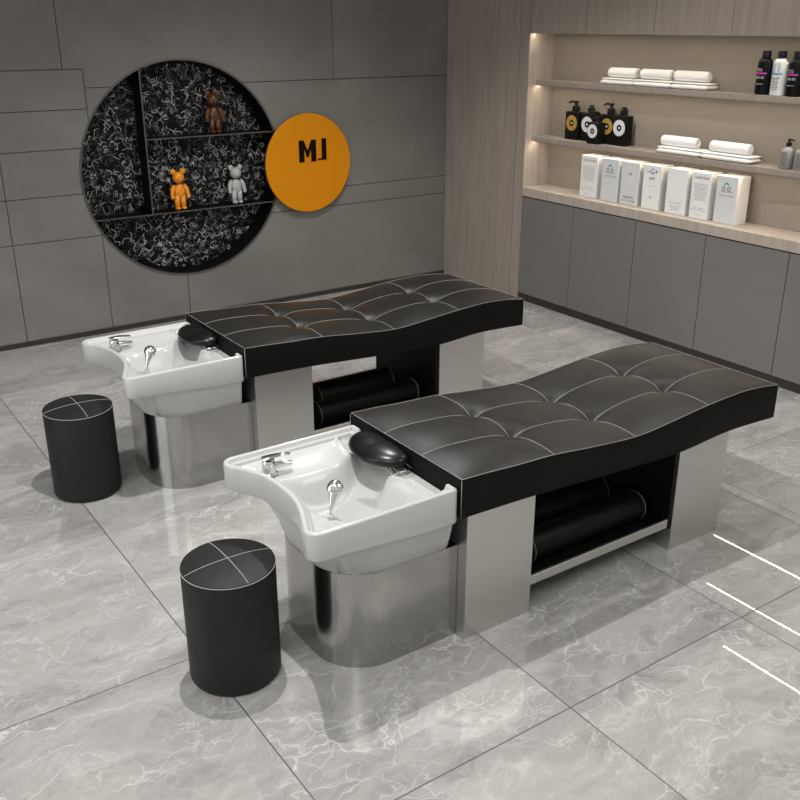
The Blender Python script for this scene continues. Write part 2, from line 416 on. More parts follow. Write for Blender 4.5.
for q_ in range(3400):
    a_ = rs_.uniform(0, 2 * PI); rr = (DR - .03) * math.sqrt(rs_.random()); x_, z_ = rr * math.cos(a_), rr * math.sin(a_)
    h_ = rs_.uniform(0, 2 * PI); cv = rs_.uniform(-1, 1) * 75; mi = rs_.choices((0, 1, 2), (.42, .34, .24))[0]; st_ = .0062; wd_ = rs_.uniform(.0020, .0038)
    pts = []
    for k in range(rs_.randint(6, 15)):
        pts.append((x_, z_)); h_ += cv * st_; cv += rs_.uniform(-1, 1) * 40
        if rs_.random() < .10: h_ += rs_.choice((-1.6, 1.6))
        x_ += st_ * math.cos(h_); z_ += st_ * math.sin(h_)
    if any(math.hypot(*p_) > DR - .014 for p_ in pts): continue
    pv = None; yy_ = .1556 - q_ * 1e-7
    for k, (u_, v_) in enumerate(pts):
        n0, n1 = pts[max(k - 1, 0)], pts[min(k + 1, len(pts) - 1)]; tx, tz = n1[0] - n0[0], n1[1] - n0[1]; ll = math.hypot(tx, tz) or 1
        w2 = wd_ * (.5 if 0 < k < len(pts) - 1 else .15)
        cur = (b.verts.new((u_ - tz / ll * w2, yy_, v_ + tx / ll * w2)), b.verts.new((u_ + tz / ll * w2, yy_, v_ - tx / ll * w2)))
        if pv: b.faces.new((pv[0], cur[0], cur[1], pv[1])).material_index = mi
        pv = cur
sb = obj('scribbles', b, M_chalk, board); sb['label'] = 'dense grey chalk scribbles'; sb['kind'] = 'stuff'
def chord(v): return math.sqrt(max(0, (DR - .012) ** 2 - v * v))
xv = 2.373 - DC[0]; z1 = .815 - DC[1]; z2 = 1.342 - DC[1]
def shelf_piece(nm, a, c):
    o = obj(nm, bx(a, c), M_black, rd)
    return o
T = .009
shelf_piece('divider', (xv - T / 2, .004, z1 + T / 2), (xv + T / 2, .155, chord(xv) - .002))
shelf_piece('shelf', (-chord(z1) + .001, .004, z1 - T / 2), (chord(z1) - .001, .155, z1 + T / 2))
shelf_piece('shelf', (xv + T / 2, .004, z2 - T / 2), (chord(z2) - .001, .155, z2 + T / 2))
for nm, a, c in (('edge_strip', (xv - T / 2, 0, z1 + T / 2), (xv + T / 2, .0038, chord(xv) - .002)),
                 ('edge_strip', (-chord(z1), 0, z1 - T / 2), (chord(z1), .0038, z1 + T / 2)),
                 ('edge_strip', (xv + T / 2, 0, z2 - T / 2), (chord(z2), .0038, z2 + T / 2))):
    obj(nm, bx(a, c), M_edge, rd)

# orange disc sign
od = empty('round_sign', (3.648, YB - .055, 1.089), 'flat orange disc with black letters mounted beside the round display case', 'sign')
b = bmesh.new(); lathe(b, [(.36, .0), (.372, .0), (.375, .003), (.375, .017), (.372, .02), (.36, .02)], 128, RX)
obj('disc', b, M_orange, od, smooth=30)
b = bmesh.new(); lathe(b, [(.06, .02), (.06, .054)], 24, RX); obj('standoff', b, M_gap, od, smooth=40)
b = bmesh.new()
def LM(x, z): return Matrix.Translation((x - 3.648, -.0005, z - 1.089)) @ Matrix.Rotation(PI / 2, 4, 'X')
W_, H_ = .152, .166; s_ = .046
prism(b, [(0, 0), (s_, 0), (s_, H_ * .6), (W_ / 2 - .008, H_ * .22), (W_ / 2 + .008, H_ * .22), (W_ - s_, H_ * .6), (W_ - s_, 0), (W_, 0), (W_, H_), (W_ - s_ + .004, H_), (W_ / 2, H_ * .52), (s_ - .004, H_), (0, H_)], LM(3.560, 1.101), .003)
obj('lettering', b, M_letter, od)
b = bmesh.new()
prism(b, [(0, 0), (.078, 0), (.078, .163), (.036, .163), (.036, .013), (0, .013)], LM(3.726, 1.108), .003)
obj('lettering', b, M_letter, od)

# toy figurines: plain generic teddy bears
def bear(loc, m, lb, sc_=1.0):
    t = empty('toy_bear', loc, lb, 'figurine', 'small bear figurines')
    b = bmesh.new()
    ellip(b, (0, 0, .125), (.040, .030, .055), 24, 14)              # trunk
    ellip(b, (0, 0, .222), (.041, .037, .040), 24, 14)              # head
    ellip(b, (0, -.033, .212), (.018, .014, .013), 16, 10)          # muzzle
    for s in (-1, 1):
        ellip(b, (s * .036, 0, .262), (.019, .010, .019), 16, 10)   # ears
        tube(b, [(s * .034, 0, .168), (s * .052, -.003, .14), (s * .058, -.010, .108), (s * .059, -.014, .092)], [.015, .0155, .014, .012], 12)
        ellip(b, (s * .059, -.015, .090), (.0135, .014, .014), 14, 8)
        tube(b, [(s * .020, 0, .10), (s * .022, 0, .05), (s * .022, 0, .014)], [.020, .019, .018], 14)
        ellip(b, (s * .022, -.008, .0125), (.019, .027, .0125), 16, 8)
    bmesh.ops.scale(b, vec=(sc_, sc_, sc_), verts=b.verts)
    obj('body', b, m, t, smooth=180)
    return t
bear((2.612, 6.675, .8196), M_orange_fig, 'bright orange bear figurine standing on the lower display shelf', 1.06)
bear((3.070, 6.675, .8196), M_white_fig, 'white bear figurine on the lower display shelf, beside the orange disc', 1.04)
bear((2.935, 6.685, 1.3466), M_brown_fig, 'dark brown bear figurine alone on the upper display shelf', 1.08)

# ================================================================== SHAMPOO BED
BY0, BY1 = 2.19, 2.89; BX0, BX1 = 1.757, 3.487
OX, OY = BX0, (BY0 + BY1) / 2      # bed origin (local coordinates are world minus this)
txs = [0, .11, .22, .415, .62, .86, 1.07, 1.26, 1.47, 1.60, 1.73]
tzs = [.687, .683, .676, .668, .647, .630, .645, .663, .673, .667, .651]
bxs = [0, .34, .755, 1.127, 1.43, 1.73]; bzs = [.537, .527, .503, .489, .507, .497]
def ztop(x): return interp(x - BX0, txs, tzs)
def zbot(x): return interp(x - BX0, bxs, bzs)
SX = [BX0 + .42, BX0 + .845, BX0 + 1.267]; SY = [BY0 + .233, BY0 + .467]
TUFTS = [(x, y) for x in SX for y in SY]
def mheight(x, y):
    z = ztop(x)
    ex = min(x - BX0, BX1 - x); ey = min(y - BY0, BY1 - y)
    edge = smooth01(min(ex, ey) / .05)
    # panels bulge a little between the seams
    cols = [BX0] + SX + [BX1]; rows = [BY0] + SY + [BY1]
    for i in range(len(cols) - 1):
        if cols[i] <= x <= cols[i + 1]: u = (x - cols[i]) / (cols[i + 1] - cols[i])
    for i in range(len(rows) - 1):
        if rows[i] <= y <= rows[i + 1]: v = (y - rows[i]) / (rows[i + 1] - rows[i])
    bulge = (1 - abs(2 * u - 1) ** 2.2) * (1 - abs(2 * v - 1) ** 2.2)
    z += .007 * bulge + .018 * (1 - math.exp(-ex / .085)) * (1 - math.exp(-ey / .085))
    for tx, ty in TUFTS:
        dx, dy = x - tx, y - ty
        r = math.hypot(dx / 1.25, dy)
        z -= .042 * math.exp(-(r / .044)) 
        # pulled folds along the seams near every tuft
        z -= .010 * math.exp(-abs(dx) / .014) * math.exp(-abs(dy) / .06) + .006 * math.exp(-abs(dy) / .012) * math.exp(-abs(dx) / .09)
    return z
def axis_samples(a, b, marks, step):
    pts = [a]; ms = sorted(marks) + [b]; cur = a
    for m_ in ms:
        n = max(2, round((m_ - cur) / step))
        for i in range(1, n + 1):
            t = i / n
            t2 = .5 - .5 * math.cos(PI * t); t = .45 * t + .55 * t2
            pts.append(cur + (m_ - cur) * t)
        cur = m_
    return pts
bed = empty('shampoo_bed', (OX, OY, 0), 'front black tufted shampoo bed with white wash basin, nearest the camera', 'salon bed', 'salon shampoo beds')
def L(x, y, z): return Vector((x - OX, y - OY, z))
gx = axis_samples(BX0, BX1, SX, .016); gy = axis_samples(BY0, BY1, SY, .014)
bm = bmesh.new(); R = .008
V = [[bm.verts.new(L(x, y, mheight(x, y))) for y in gy] for x in gx]
nx, ny = len(gx), len(gy)
for i in range(nx - 1):
    for j in range(ny - 1):
        bm.faces.new((V[i][j], V[i + 1][j], V[i + 1][j + 1], V[i][j + 1])).material_index = 0
per = [(i, 0) for i in range(nx)] + [(nx - 1, j) for j in range(1, ny)] + [(i, ny - 1) for i in range(nx - 2, -1, -1)] + [(0, j) for j in range(ny - 2, 0, -1)]
def out(i, j, d):
    x, y = gx[i], gy[j]
    ox = -d if i == 0 else (d if i == nx - 1 else 0); oy = -d if j == 0 else (d if j == ny - 1 else 0)
    return x + ox, y + oy
lay = [[V[i][j] for i, j in per]]
for d, f in ((.0035, .0015), (.0045, .006), (.0045, 1.0), (.0, 1.003)):
    row = []
    for i, j in per:
        x, y = out(i, j, d); zt_, zb_ = ztop(gx[i]), zbot(gx[i])
        z = zt_ - f if f < .1 else (zb_ + .004 if f == 1.0 else zb_)
        row.append(bm.verts.new(L(x, y, z)))
    lay.append(row)
for a in range(len(lay) - 1):
    n = len(per)
    for k in range(n):
        bm.faces.new((lay[a][k], lay[a + 1][k], lay[a + 1][(k + 1) % n], lay[a][(k + 1) % n])).material_index = 1
B2 = {}
for k, (i, j) in enumerate(per): B2[(i, j)] = lay[-1][k]
for i in range(1, nx - 1):
    for j in range(1, ny - 1): B2[(i, j)] = None
for i in range(nx - 1):   # bottom: strips across
    bm.faces.new((B2[(i, 0)], B2[(i, ny - 1)], B2[(i + 1, ny - 1)], B2[(i + 1, 0)])) if 0 < i < nx - 2 else None
bm.faces.new([B2[(0, j)] for j in range(ny)] + [B2[(1, ny - 1)], B2[(1, 0)]])
bm.faces.new([B2[(nx - 1, j)] for j in range(ny)] + [B2[(nx - 2, ny - 1)], B2[(nx - 2, 0)]])
mattress = obj('mattress', bm, [M_leather, M_leather_shaded], bed, smooth=50)
# stitching along seams and edges
b = bmesh.new(); TR = .0010
def seam(pts): tube(b, pts, TR, 6)
for x in SX:
    ysn = [BY0 + (BY1 - BY0) * i / 90 for i in range(91)]
    seam([L(x, y, mheight(x, y) + .0004) for y in ysn])
for y in SY:
    xsn = [BX0 + (BX1 - BX0) * i / 200 for i in range(201)]
    seam([L(x, y, mheight(x, y) + .0004) for x in xsn])
for y, d in ((BY0, -.002), (BY1, .002)):
    seam([L(BX0 + (BX1 - BX0) * i / 80, y + d, ztop(BX0 + (BX1 - BX0) * i / 80) + .0006) for i in range(81)])
for x, d in ((BX0, -.002), (BX1, .002)):
    seam([L(x + d, BY0 + (BY1 - BY0) * i / 10, ztop(x) + .0006) for i in range(11)])
for x in (BX0, BX1):
    for y in (BY0, BY1):
        sx_ = -1 if x == BX0 else 1; sy_ = -1 if y == BY0 else 1
        seam([L(x + sx_ * .004, y + sy_ * .004, ztop(x) - .002), L(x + sx_ * .004, y + sy_ * .004, zbot(x) + .004)])
st = obj('stitching', b, M_thread, mattress, smooth=180); st['label'] = 'pale stitched seam lines'

# support panels
PY0, PY1 = 2.222, 2.86
for k, (a, c, inner) in enumerate(((1.812, 2.128, 1), (2.927, 3.236, -1))):
    b = bmesh.new(); N = 10
    # top follows the underside of the mattress
    tv = []
    for i in range(N + 1):
        x = a + (c - a) * i / N; tv.append((x, zbot(x) - .001))
    poly = [(a, 0.0)] + [(c, 0.0)] + [(x, z) for x, z in reversed(tv)]
    M = Matrix(((1, 0, 0, -OX), (0, 0, -1, PY1 - OY), (0, 1, 0, 0), (0, 0, 0, 1)))
    prism(b, poly, M, PY1 - PY0)
    bmesh.ops.remove_doubles(b, verts=b.verts, dist=1e-5)
    s = obj('support', b, M_steel, bed)
    xi = c if inner > 0 else a - .022
    if inner < 0:
        obj('inner_lining', bx(L(xi - .0005, PY0 + .003, .112), L(xi + .0215, PY1 - .03, zbot(a) - .022)), M_black, s)
xa, xb = 2.128 + .0005, 2.927 - .0235
obj('under_shelf', bx(L(xa, 2.24, .108), L(xb, 2.80, .120)), M_black, bed)
obj('shelf_rail', bx(L(xa, 2.226, .116), L(xb, 2.239, .156), .001, 1), M_steel, bed)

# steel plinth under the basin
PC = Vector((1.55, 2.54))
def plinth_outline(off=0.0, n=22):
    x0, x1, y0, y1, r = 1.324 - off, 1.8105, 2.272 - off, 2.808 + off, .195
    pts = [(x1, y0)]
    pts += [(x1 + (x0 + r - x1) * i / 8, y0) for i in range(1, 8)]
    pts += [(x0 + r - r * math.sin(PI / 2 * i / n), y0 + r - r * math.cos(PI / 2 * i / n)) for i in range(n + 1)]
    pts += [(x0, y0 + r + (y1 - y0 - 2 * r) * i / 6) for i in range(1, 6)]
    pts += [(x0 + r - r * math.cos(PI / 2 * i / n), y1 - r + r * math.sin(PI / 2 * i / n)) for i in range(n + 1)]
    pts += [(x0 + r + (x1 - x0 - r) * i / 8, y1) for i in range(1, 9)]
    return pts
po = plinth_outline()
b = bmesh.new()
rings(b, [[L(x, y, z) for x, y in po] for z in (0.0, .19, .376, .379)], True, True, False)
inner = plinth_outline(-.006)
rings(b, [[L(x, y, .379) for x, y in po], [L(min(x, 1.8045), y, .379) for x, y in inner], [L(min(x, 1.8045), y, .30) for x, y in inner]], True, False, True)
bmesh.ops.remove_doubles(b, verts=b.verts, dist=1e-5)
pl = obj('basin_plinth', b, M_mirror, bed, smooth=35); pl['label'] = 'polished steel plinth with rounded end'

# basin ------------------------------------------------------------
RZ = .652; FY0, FY1, XRB = 2.197, 2.866, 1.750
def corner(cx_, cy_, r, a0, a1, n=6):
    return [(cx_ + r * math.cos(math.radians(a0 + (a1 - a0) * i / n)), cy_ + r * math.sin(math.radians(a0 + (a1 - a0) * i / n))) for i in range(n + 1)]
left = [(1.181, FY1 - .05), (1.190, 2.790), (1.226, 2.735), (1.252, 2.66), (1.262, 2.57), (1.261, 2.48), (1.244, 2.40), (1.214, 2.32), (1.190, 2.265), (1.183, FY0 + .05)]
lf = [tuple(v) for v in catmull([(x, y, 0) for x, y in left], 5)]
outl = [(XRB, FY0 + .012)]
outl = corner(XRB - .012, FY0 + .012, .012, 0, -90, 3)
outl += [(XRB - .012 + (1.183 + .046 - XRB + .012) * i / 22, FY0) for i in range(1, 22)]
outl += corner(1.183 + .046, FY0 + .046, .046, 270, 180, 9)
outl += [(x, y) for x, y, _ in reversed(lf[1:-1])]
outl += corner(1.181 + .046, FY1 - .046, .046, 180, 90, 9)
outl += [(1.227 + (XRB - .012 - 1.227) * i / 22, FY1) for i in range(1, 22)]
outl += corner(XRB - .012, FY1 - .012, .012, 90, 0, 3)
outl += [(XRB, FY1 - .012 + (FY0 - FY1 + .024) * i / 24) for i in range(1, 24)]
def resample(pts, n):
    P = [Vector((x, y)) for x, y in pts]; m = len(P); ds = [(P[(i + 1) % m] - P[i]).length for i in range(m)]; tot = sum(ds); o = []; i = 0; acc = 0
    for k in range(n):
        d = tot * k / n
        while acc + ds[i] < d: acc += ds[i]; i += 1
        o.append(P[i].lerp(P[(i + 1) % m], (d - acc) / max(ds[i], 1e-9)))
    return o
ON = 260
O = resample(outl, ON)
nrm = []
for i in range(ON):
    t = (O[(i + 1) % ON] - O[i - 1]).normalized(); nrm.append(Vector((-t.y, t.x)))
BC = Vector((1.47, 2.52))
if sum((BC - O[i]).dot(nrm[i]) for i in range(ON)) < 0: nrm = [-n_ for n_ in nrm]
for _ in range(2): nrm = [((nrm[i - 1] + nrm[i] * 2 + nrm[(i + 1) % ON]) / 4).normalized() for i in range(ON)]
def offr(d): return [O[i] + nrm[i] * d for i in range(ON)]
def cast(poly, c, dirv):
    best = None; m = len(poly)
    for i in range(m):
        a = Vector(poly[i]); e = Vector(poly[(i + 1) % m]) - a; den = dirv.x * e.y - dirv.y * e.x
        if abs(den) < 1e-12: continue
        q_ = a - c; t = (q_.x * e.y - q_.y * e.x) / den; u = (q_.x * dirv.y - q_.y * dirv.x) / den
        if t > 0 and -1e-9 <= u <= 1 + 1e-9 and (best is None or t < best): best = t
    return c + dirv * best
po_in = plinth_outline(-.004)
PC = Vector((1.53, 2.54)); PLr = []
for o_ in O:
    if o_.x <= 1.53: PLr.append(cast(po_in, PC, (o_ - PC).normalized())); continue
    u_ = min(1, (o_.x - 1.53) / (XRB - 1.53)); px_ = 1.53 + u_ * (1.765 - 1.53)
    v_ = (o_.y - PC.y) / (FY1 - PC.y if o_.y > PC.y else PC.y - FY0)
    PLr.append(Vector((px_, PC.y + v_ * .264)))
def apz(x): return .552 - .030 * smooth01((x - 1.2) / .5)
def softmin(vs, k=.022):
    return -k * math.log(sum(math.exp(-v / k) for v in vs))
def bz(x, y):
    """height of the inside of the basin"""
    yb = 2.668 + 2.3 * max(0, x - 1.47) ** 2 + 4 * max(0, 1.42 - x) ** 2
    neck = math.exp(-((y - 2.62) / .13) ** 4)
    xr = 1.648 + .10 * neck
    xl = 1.292 + .9 * max(0, 2.42 - y) ** 1.5
    d = softmin([yb - y, y - 2.238, x - xl, xr - x])
    rear = .603 + .024 * smooth01((y - yb) / max(.03, 2.825 - yb))
    deck = rear if y > 2.6 else .618 + (rear - .618) * smooth01((y - 2.4) / .2)
    z = deck - .118 * smooth01(d / .10 + .04) * (1 - .45 * neck * smooth01((x - 1.50) / .16))
    lipx = 1.652 + .012 * math.cos((y - 2.36) * 22)
    z += .016 * math.exp(-((x - lipx) / .008) ** 2) * (1 - neck)
    z -= .014 * smooth01((x - lipx - .008) / .012) * (1 - neck)
    return z
ringsB = []
def addr(pts, zf): ringsB.append([L(p_.x, p_.y, zf(p_) if callable(zf) else zf) for p_ in pts])
addr(PLr, .372)
A = offr(.012)
def leftness(i): return 1 - smooth01((O[i].x - 1.19) / .14)
Bt = [A[i].lerp(PLr[i], .72 * leftness(i)) for i in range(ON)]
for t in (.25, .5, .75, 1.0):
    addr([PLr[i].lerp(Bt[i], (t ** .75)) for i in range(ON)], lambda p_, t=t: .372 + (apz(p_.x) - .372) * t)
addr(offr(.010), lambda p_: apz(p_.x) - .0005)
addr(offr(.004), lambda p_: apz(p_.x) - .001)
addr(offr(.0), lambda p_: apz(p_.x) + .006)
addr(offr(.0), lambda p_: .60)
open_ = [smooth01((O[i].x - XRB + .006) / .005) * smooth01((.285 - abs(O[i].y - 2.5315)) / .02) for i in range(ON)]
def rim(d, z):
    pts = offr(d); ringsB.append([L(pts[i].x, pts[i].y, z - (z - .602) * open_[i]) for i in range(ON)])
rim(.0, RZ - .008); rim(.002, RZ - .003); rim(.007, RZ); rim(.015, RZ - .0005); rim(.019, RZ - .004); rim(.021, RZ - .014); rim(.023, RZ - .0165); rim(.033, RZ - .0175); rim(.035, RZ - .021)
I0 = offr(.037); addr(I0, lambda p_: min(RZ - .030, bz(p_.x, p_.y) + .003))
NR = 44
for k in range(1, NR):
    t = k / NR
    addr([I0[i].lerp(BC, t) for i in range(ON)], lambda p_: bz(p_.x, p_.y))
b = bmesh.new(); VV = rings(b, ringsB, True, True, False)
cvt = b.verts.new(L(BC.x, BC.y, bz(BC.x, BC.y)))
for j in range(ON): b.faces.new((VV[-1][j], VV[-1][(j + 1) % ON], cvt))
basin = obj('basin', b, M_ceramic, bed, smooth=60); basin['label'] = 'white ceramic wash basin'
# drain cover, shower rest disc
b = bmesh.new(); lathe(b, [(.02, 0), (.090, 0), (.094, .003), (.094, .010), (.090, .013), (.02, .0135)], 40, Matrix.Translation(L(1.528, 2.455, .506)) @ Matrix.Rotation(math.radians(-4), 4, 'Y'))
dcv = obj('drain_cover', b, M_greyplate, basin, smooth=30); dcv['label'] = 'pale grey round drain cover'
b = bmesh.new(); lathe(b, [(.028, 0), (.030, .003), (.028, .007), (.012, .008), (.011, .03), (.006, .031)], 28, Matrix.Translation(L(1.322, 2.317, .600)))
obj('shower_holder', b, M_ceramic, basin, smooth=30)
# hand shower
b = bmesh.new()
HS = catmull([(1.322, 2.317, .604), (1.322, 2.318, .630), (1.328, 2.322, .655), (1.338, 2.329, .678), (1.350, 2.338, .700), (1.357, 2.343, .714)], 6)
tube(b, [L(*p_) for p_ in HS], [.0055 + .017 * smooth01((i / (len(HS) - 1) - .25) / .75) for i in range(len(HS))], 24)
nd_ = Vector((-.50, -.72, .48)).normalized()
ellip(b, (0, 0, 0), (.028, .028, .022), 28, 16, Matrix.Translation(L(1.3545, 2.3415, .708)) @ nd_.to_track_quat('Z', 'Y').to_matrix().to_4x4())
hs = obj('hand_shower', b, M_chrome, bed, smooth=60); hs['label'] = 'chrome hand shower'
# mixer tap
b = bmesh.new(); TX_, TY_ = 1.315, 2.738
lathe(b, [(.030, .612), (.030, .616), (.0245, .619), (.0245, .656), (.021, .664), (.006, .666)], 28, Matrix.Translation(L(TX_, TY_, 0)))
tube(b, [L(TX_ + .012, TY_ - .004, .640), L(TX_ + .05, TY_ - .012, .642), L(TX_ + .082, TY_ - .018, .638)], [.012, .0105, .010], 14)
tap = obj('mixer_tap', b, M_chrome, bed, smooth=50); tap['label'] = 'chrome mixer tap'
b = bmesh.new()
lev = catmull([(TX_ - .022, TY_ + .004, .670), (TX_, TY_, .675), (TX_ + .04, TY_ - .008, .677), (TX_ + .078, TY_ - .016, .673)], 5)
rs = []
for i, p_ in enumerate(lev):
    t = i / (len(lev) - 1); wdt = .020 - .010 * t; hh = .005
    rs.append([L(p_.x, p_.y + wdt * math.cos(a_), p_.z + hh * math.sin(a_)) for a_ in [2 * PI * j / 14 for j in range(14)]])
rings(b, rs, True, True, True); obj('lever', b, M_chrome, tap, smooth=60)
# neck rest and its wire bracket
b = bmesh.new(); cR = Vector((1.713, 2.622, .650)); ra = (.088, .152, .040)
nu, nv = 48, 20; rs = []
for i in range(1, nv):
    ph = PI * i / nv; row = []
    for j in range(nu):
        th = 2 * PI * j / nu
        ux_, uy_, uz_ = math.sin(ph) * math.cos(th), math.sin(ph) * math.sin(th), math.cos(ph)
        X_ = cR.x + ra[0] * ux_ - .012 * (1 - (uy_) ** 2) ; Y_ = cR.y + ra[1] * (abs(uy_) ** .9) * (1 if uy_ > 0 else -1)
        Z_ = cR.z + ra[2] * uz_ - .010 * (1 - abs(uy_)) * (1 if uz_ > 0 else 0)
        row.append(L(min(X_, 1.7515), Y_, Z_))
    rs.append(row)
V_ = rings(b, rs, True, False, False)
ta = b.verts.new(L(cR.x, cR.y, cR.z + ra[2] - .010)); bo = b.verts.new(L(cR.x, cR.y, cR.z - ra[2]))
for j in range(nu):
    b.faces.new((V_[0][j], V_[0][(j + 1) % nu], ta)); b.faces.new((V_[-1][j], V_[-1][(j + 1) % nu], bo))
nr = obj('neck_rest', b, M_vinyl, bed, smooth=180); nr['label'] = 'glossy black neck rest'
b = bmesh.new()
tube(b, [L(1.680, 2.54, .628), L(1.655, 2.455, .624), L(1.740, 2.450, .628), L(1.740, 2.53, .634)], .0038, 8)
tube(b, [L(1.700, 2.53, .612), L(1.676, 2.462, .610)], .0038, 8)
br = obj('wire_bracket', b, M_chrome, nr, smooth=60)

# second bed : a copy
DYB = 1.652
bed2 = copy_tree(bed); bed2.location.y += DYB
bed2['label'] = 'rear black tufted shampoo bed with white wash basin, closer to the grey wall'

# bolsters lying on the shelf of each bed
def bolster(x0, x1, y, z, r, lb, dy):
    t = empty('bolster_cushion', ((x0 + x1) / 2, y + dy, z - r), lb, 'cushion', 'black bolsters under the beds')
    h = (x1 - x0) / 2; Mx = Matrix.Translation((0, 0, r)) @ Matrix.Rotation(PI / 2, 4, 'Y')
    b = bmesh.new(); lathe(b, [(r * .3, -h - .006), (r * .8, -h - .005), (r * .96, -h + .002), (r, -h + .012), (r, h - .012), (r * .96, h - .002), (r * .8, h + .005), (r * .3, h + .006)], 40, Mx)
    o = obj('cover', b, M_black, t, smooth=180)
    for s in (-1, 1):
        b = bmesh.new()
        tube(b, [Mx @ Vector((r * math.cos(2 * PI * j / 40), r * math.sin(2 * PI * j / 40), s * (h - .01))) for j in range(41)], .0018, 6)
        p = obj('piping', b, M_pipe, t, smooth=180); p['label'] = 'pale piping ring'
for dy, w_ in ((0, 'front bed'), (DYB, 'rear bed')):
    bolster(2.21, 2.85, 2.36, .1235 + .064, .064, 'black bolster lying at the front of the shelf under the ' + w_, dy)
    bolster(2.30, 2.79, 2.530, .1235 + .080, .080, 'black bolster lying behind another on the shelf under the ' + w_, dy)

# ================================================================== STOOLS
STA = .0
def stool(x, y, lb, grp):
    t = empty('round_stool', (x, y, 0), lb, 'stool', grp); r = .158
    b = bmesh.new(); lathe(b, [(r - .02, 0), (r - .006, .004), (r - .001, .012), (r, .03), (r, .25), (r, .426), (r - .002, .432), (r - .02, .4325)], 72)
    obj('body', b, M_stool, t, smooth=50)
    b = bmesh.new(); top = [(r - .0015, .433)]
    for i in range(1, 14): q_ = i / 14; top.append(((r - .002) * (1 - q_), .433 + .016 * (1 - (1 - q_) ** 2.6)))
    lathe(b, [(r - .02, .4327)] + top, 72); obj('seat', b, M_stool, t, smooth=60)
    b = bmesh.new()
    def zt_(rr): return .433 + .016 * (1 - (rr / (r - .002)) ** 2.6)
    for ang in (STA, STA + PI / 2):
        pts = []
        for i in range(-30, 31):
            rr = (r - .003) * i / 30; pts.append((rr * math.cos(ang), rr * math.sin(ang), zt_(abs(rr)) + .0006))
        tube(b, pts, .0013, 6)
    tube(b, [((r + .0006) * math.cos(2 * PI * j / 72), (r + .0006) * math.sin(2 * PI * j / 72), .4295) for j in range(73)], .0014, 6)
    s = obj('stitching', b, M_thread, t, smooth=180); s['label'] = 'pale stitched cross and rim'
    return t
s1 = stool(1.052, 2.545, 'black round leather stool beside the front basin', 'round stools')
s2 = copy_tree(s1); s2.location = (1.053, 4.208, 0); s2['label'] = 'black round leather stool beside the rear basin, farther back'

# ================================================================== NICHE GOODS
def towel_pair(y0, y1, z, xf, r0, r1, lbs):
    """folded towel with a rolled towel on it, lying along Y"""
    yc, h = (y0 + y1) / 2, (y1 - y0) / 2
    t = bmesh.new()
    # folded slab : two soft layers with a rounded fold towards the front
    for k, (zz, inx, kz) in enumerate(((0, 0, 1.55), (.0325, .006, .55))):
        rs = []
        for j in range(21):
            tt = abs(2 * j / 20 - 1); yy = (-1 if j < 10 else 1) * h * (1 - (1 - tt) * 1.0) - (inx if j > 10 else -inx) * .8 * tt
            e = math.sqrt(max(0.02, 1 - max(0, (tt - .86) / .14) ** 2))
            rs.append([Vector((xx * (.97 + .03 * e), yy, zz + (.0102 + zs * e) * kz)) for xx, zs in
                       [(-.058 + inx, -.008), (-.064 + inx, -.004), (-.066 + inx, 0), (-.064 + inx, .005), (-.058 + inx, .0085), (-.03, .0102), (.03, .0102), (.058, .008), (.064, 0), (.058, -.008), (0, -.0102)]])
        rings(t, rs, True, True, True)
    o = obj('folded_towel', t, M_towel, smooth=70); o.location = (xf + .078, yc, z + .001)
    tag(o, lbs[0], 'towel', 'folded white towels in the niche')
    b = bmesh.new(); r = .034; hh = (r1 - r0) / 2; yr = (r0 + r1) / 2
    sp = []
    for j in range(100):   # spiral cross section, so the ends show the roll
        a_ = j / 99 * 2 * PI * 3.1; rr = .006 + (r - .006) * (j / 99); sp.append((rr, a_))
    rs = []
    prof = [(r * .55, -hh - .002), (r * .86, -hh - .001), (r * .97, -hh + .006), (r, -hh + .02), (r * 1.01, 0), (r, hh - .02), (r * .97, hh - .006), (r * .86, hh + .001), (r * .55, hh + .002)]
    My = Matrix.Translation((0, 0, r)) @ Matrix.Rotation(-PI / 2, 4, 'X')
    lathe(b, prof, 28, My)
    tube(b, [My @ Vector((rr * math.cos(a_), rr * math.sin(a_), -hh - .003)) for rr, a_ in sp[8:90]], .0022, 6)
    # loose outer flap along the roll
    tube(b, [(-r * .72, -hh + .01, r * .32), (-r * .74, 0, r * .30), (-r * .72, hh - .01, r * .32)], .005, 8)
    o = obj('rolled_towel', b, M_towel, smooth=70); o.location = (xf + .084, yr, z + .0450)
    tag(o, lbs[1], 'towel', 'rolled white towels in the niche')
zu = SH[0][1]; zl = SH[1][1]
for i, (a, c, e_, f_) in enumerate([(4.645, 4.955, 4.665, 4.920), (4.325, 4.640, 4.365, 4.625), (4.03, 4.320, 4.07, 4.335)]):
    n_ = ['nearest the niche corner', 'middle of the three', 'nearest the tall shampoo bottles'][i]
    towel_pair(a, c, zu, 5.105, e_, f_, ('white folded towel flat on the upper shelf, ' + n_, 'white rolled towel on a folded one, upper shelf, ' + n_))
for i, (a, c, e_, f_) in enumerate([(4.015, 4.375, 4.09, 4.375), (3.63, 4.01, 3.685, 3.975)]):
    n_ = ['next to the black pump bottles', 'next to the grey pump bottles'][i]
    towel_pair(a, c, zl, 5.09, e_, f_, ('white folded towel flat on the lower shelf, ' + n_, 'white rolled towel on a folded one, lower shelf, ' + n_))

